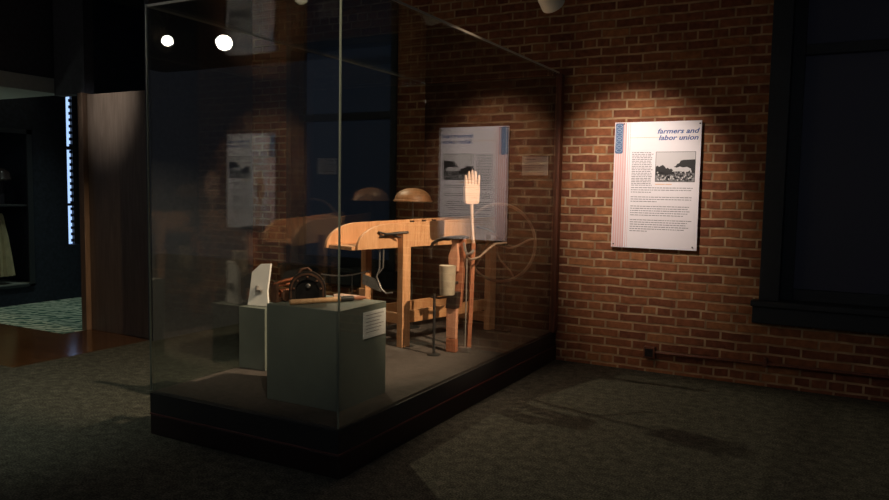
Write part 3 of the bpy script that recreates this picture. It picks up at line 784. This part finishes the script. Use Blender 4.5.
def ext(p, q, e=.5):
    d = Vector((q[0] - p[0], q[1] - p[1], 0)).normalized()
    return Vector((p[0], p[1], ZC - .001)) - d * e, Vector((q[0], q[1], ZC - .001)) + d * e
track(*ext(tops[0], tops[1]), 'black ceiling track over the space between case and poster')
track(*ext(tops[3], tops[4]), 'black ceiling track at the front left, holding the two lit spotlights')
track((tops[2].x - .6, tops[2].y, ZC - .001), (tops[2].x + .6, tops[2].y, ZC - .001), 'short black ceiling track behind the case, near the left window')
track((tops[6].x - .6, tops[6].y, ZC - .001), (tops[6].x + .6, tops[6].y, ZC - .001), 'short black ceiling track over the aisle left of the case')

track((tops[5].x - .6, tops[5].y, ZC - .001), (tops[5].x + .6, tops[5].y, ZC - .001), 'short black ceiling track over the near right corner of the case')
# ================================================================== FAR ROOM DISPLAY
cab = thing('costume_cabinet', 'dark built-in cabinet at the far left holding costume pieces on two levels', 'cabinet', (-8.3, 4.6, .2))
MB().box(-8.65, -8.05, 4.2, 5.125, .2, .235).build('bottom_shelf', plain('grey shelf', (.25, .27, .24), .5), cab)
MB().box(-8.65, -8.06, 4.2, 5.125, 1.10, 1.12).build('upper_shelf', plain('dark shelf', (.06, .065, .07), .4), cab)
MB().box(-8.05, -8.03, 5.07, 5.13, .2, 1.95).box(-8.05, -8.03, 4.2, 5.13, 1.90, 1.95).box(-8.05, -8.03, 4.2, 5.13, .2, .225).build('frame', plain('dark cabinet frame', (.04, .045, .05), .35), cab)
gm = thing('pleated_skirt', 'cream pleated skirt hanging in the lower part of the far left cabinet', 'skirt', (-8.25, 4.78, .3))
m = MB()
n = 56; rings = []
for z, r in ((1.02, .035), (.98, .05), (.90, .06), (.75, .085), (.55, .11), (.33, .135)):
    rings.append([m.bm.verts.new((-8.20 + r * math.cos(2 * PI * k / n) * (1 + .13 * math.cos(k * PI / 2 )), 4.83 + r * math.sin(2 * PI * k / n) * (1 + .13 * math.cos(k * PI / 2)), z)) for k in range(n)])
for a, b in zip(rings, rings[1:]):
    for k in range(n): m.bm.faces.new((a[k], a[(k + 1) % n], b[(k + 1) % n], b[k]))
m.bm.faces.new(rings[0]); m.bm.faces.new(rings[-1][::-1])
m.build('skirt_cloth', CLOTH, gm, smooth=True)
MB().tube([(-8.20, 4.83, 1.02), (-8.20, 4.83, 1.10)], .006, 6).build('hanger', IRON, gm)
hat = thing('round_cap', 'dark round cap on the upper shelf of the far left cabinet', 'cap', (-8.25, 4.86, 1.12))
MB().lathe([(.05, 0), (.05, .26), (.02, .28)], 16, Matrix.Translation((-8.25, 4.88, 1.121))).build('head_block', NAVYC, hat)
MB().lathe([(.12, 0), (.13, .02), (.12, .03), (.11, .09), (.07, .13), (.01, .14)], 28, Matrix.Translation((-8.25, 4.88, 1.38)), cap=True).build('cap_crown', plain('glossy dark cap', (.10, .07, .07), .25), hat, smooth=True)
bk = tag(MB().box(-8.14, -8.11, 4.765, 4.80, 1.1205, 1.30, None).build('book', CLOTH, None), 'narrow cream upright card standing on the upper shelf of the far left cabinet', 'card')

# ceiling lamps of the far room (real lamps that light its carpet, cabinet and the panel's top)
def downlight(x, y, z, label, power, col, target, cone=110, lens=BULBW):
    t = thing('recessed_downlight', label, 'ceiling lamp', (x, y, z))
    MB().lathe([(.075, -.001), (.075, -.03), (.055, -.03), (.05, -.012)], 24, Matrix.Translation((x, y, z)), cap=False).build('ring', CREAM, t, smooth=True)
    MB().lathe([(.05, -.010), (.04, -.014), (.005, -.016)], 20, Matrix.Translation((x, y, z))).build('lens', lens, t, smooth=True)
    spot('downlight_light', (x, y, z - .04), target, power, cone, 1.0, col, .05)
downlight(-7.1, 5.3, ZC, 'small round ceiling lamp over the patterned carpet of the far room', 90, (.80, 1.0, .85), (-7.1, 4.95, 0), 60)
downlight(-7.75, 4.75, ZC, 'small round ceiling lamp beside the costume cabinet', 14, (1.0, .95, .7), (-8.2, 4.8, .6), 50)
downlight(-5.5, 3.0, ZC, 'small round ceiling lamp washing the top of the wood panel', 260, (.95, .97, 1.0), (-5.80, 4.45, 2.14), 23)

up = thing('added_uplight', 'small black uplight added unseen at the far left to brighten the doorway soffit', 'uplight', (-8.6, 3.75, .002))  # added out of view to light the soffit from below
MB().lathe([(.07, .001), (.075, .02), (.06, .03), (.07, .16), (.064, .16), (.055, .05)], 24, Matrix.Translation((-8.6, 3.75, .002))).build('housing', BLKM, up, smooth=True)
MB().lathe([(.05, .052), (.04, .056), (.004, .058)], 20, Matrix.Translation((-8.6, 3.75, .002))).build('lens', BULBW, up, smooth=True)
spot('soffit_fill_light', (-8.6, 3.75, .17), (-7.8, 4.2, 2.2), 40, 80, 1.0, (.85, 1.0, .8), .04)

cpn = thing('fill_panel', 'dim rectangular ceiling panel added behind the camera as unseen fill light', 'ceiling lamp', (1.2, -2.2, ZC))  # unseen panel body, added to house the fill light
MB().box(.6, 1.8, -2.5, -1.9, ZC - .05, ZC - .001).build('housing', BLKM, cpn, bevel=.004)
MB().box(.63, 1.77, -2.47, -1.93, ZC - .058, ZC - .0505).build('diffuser', emit('dim diffuser', (.78, .84, 1.0), 5), cpn)
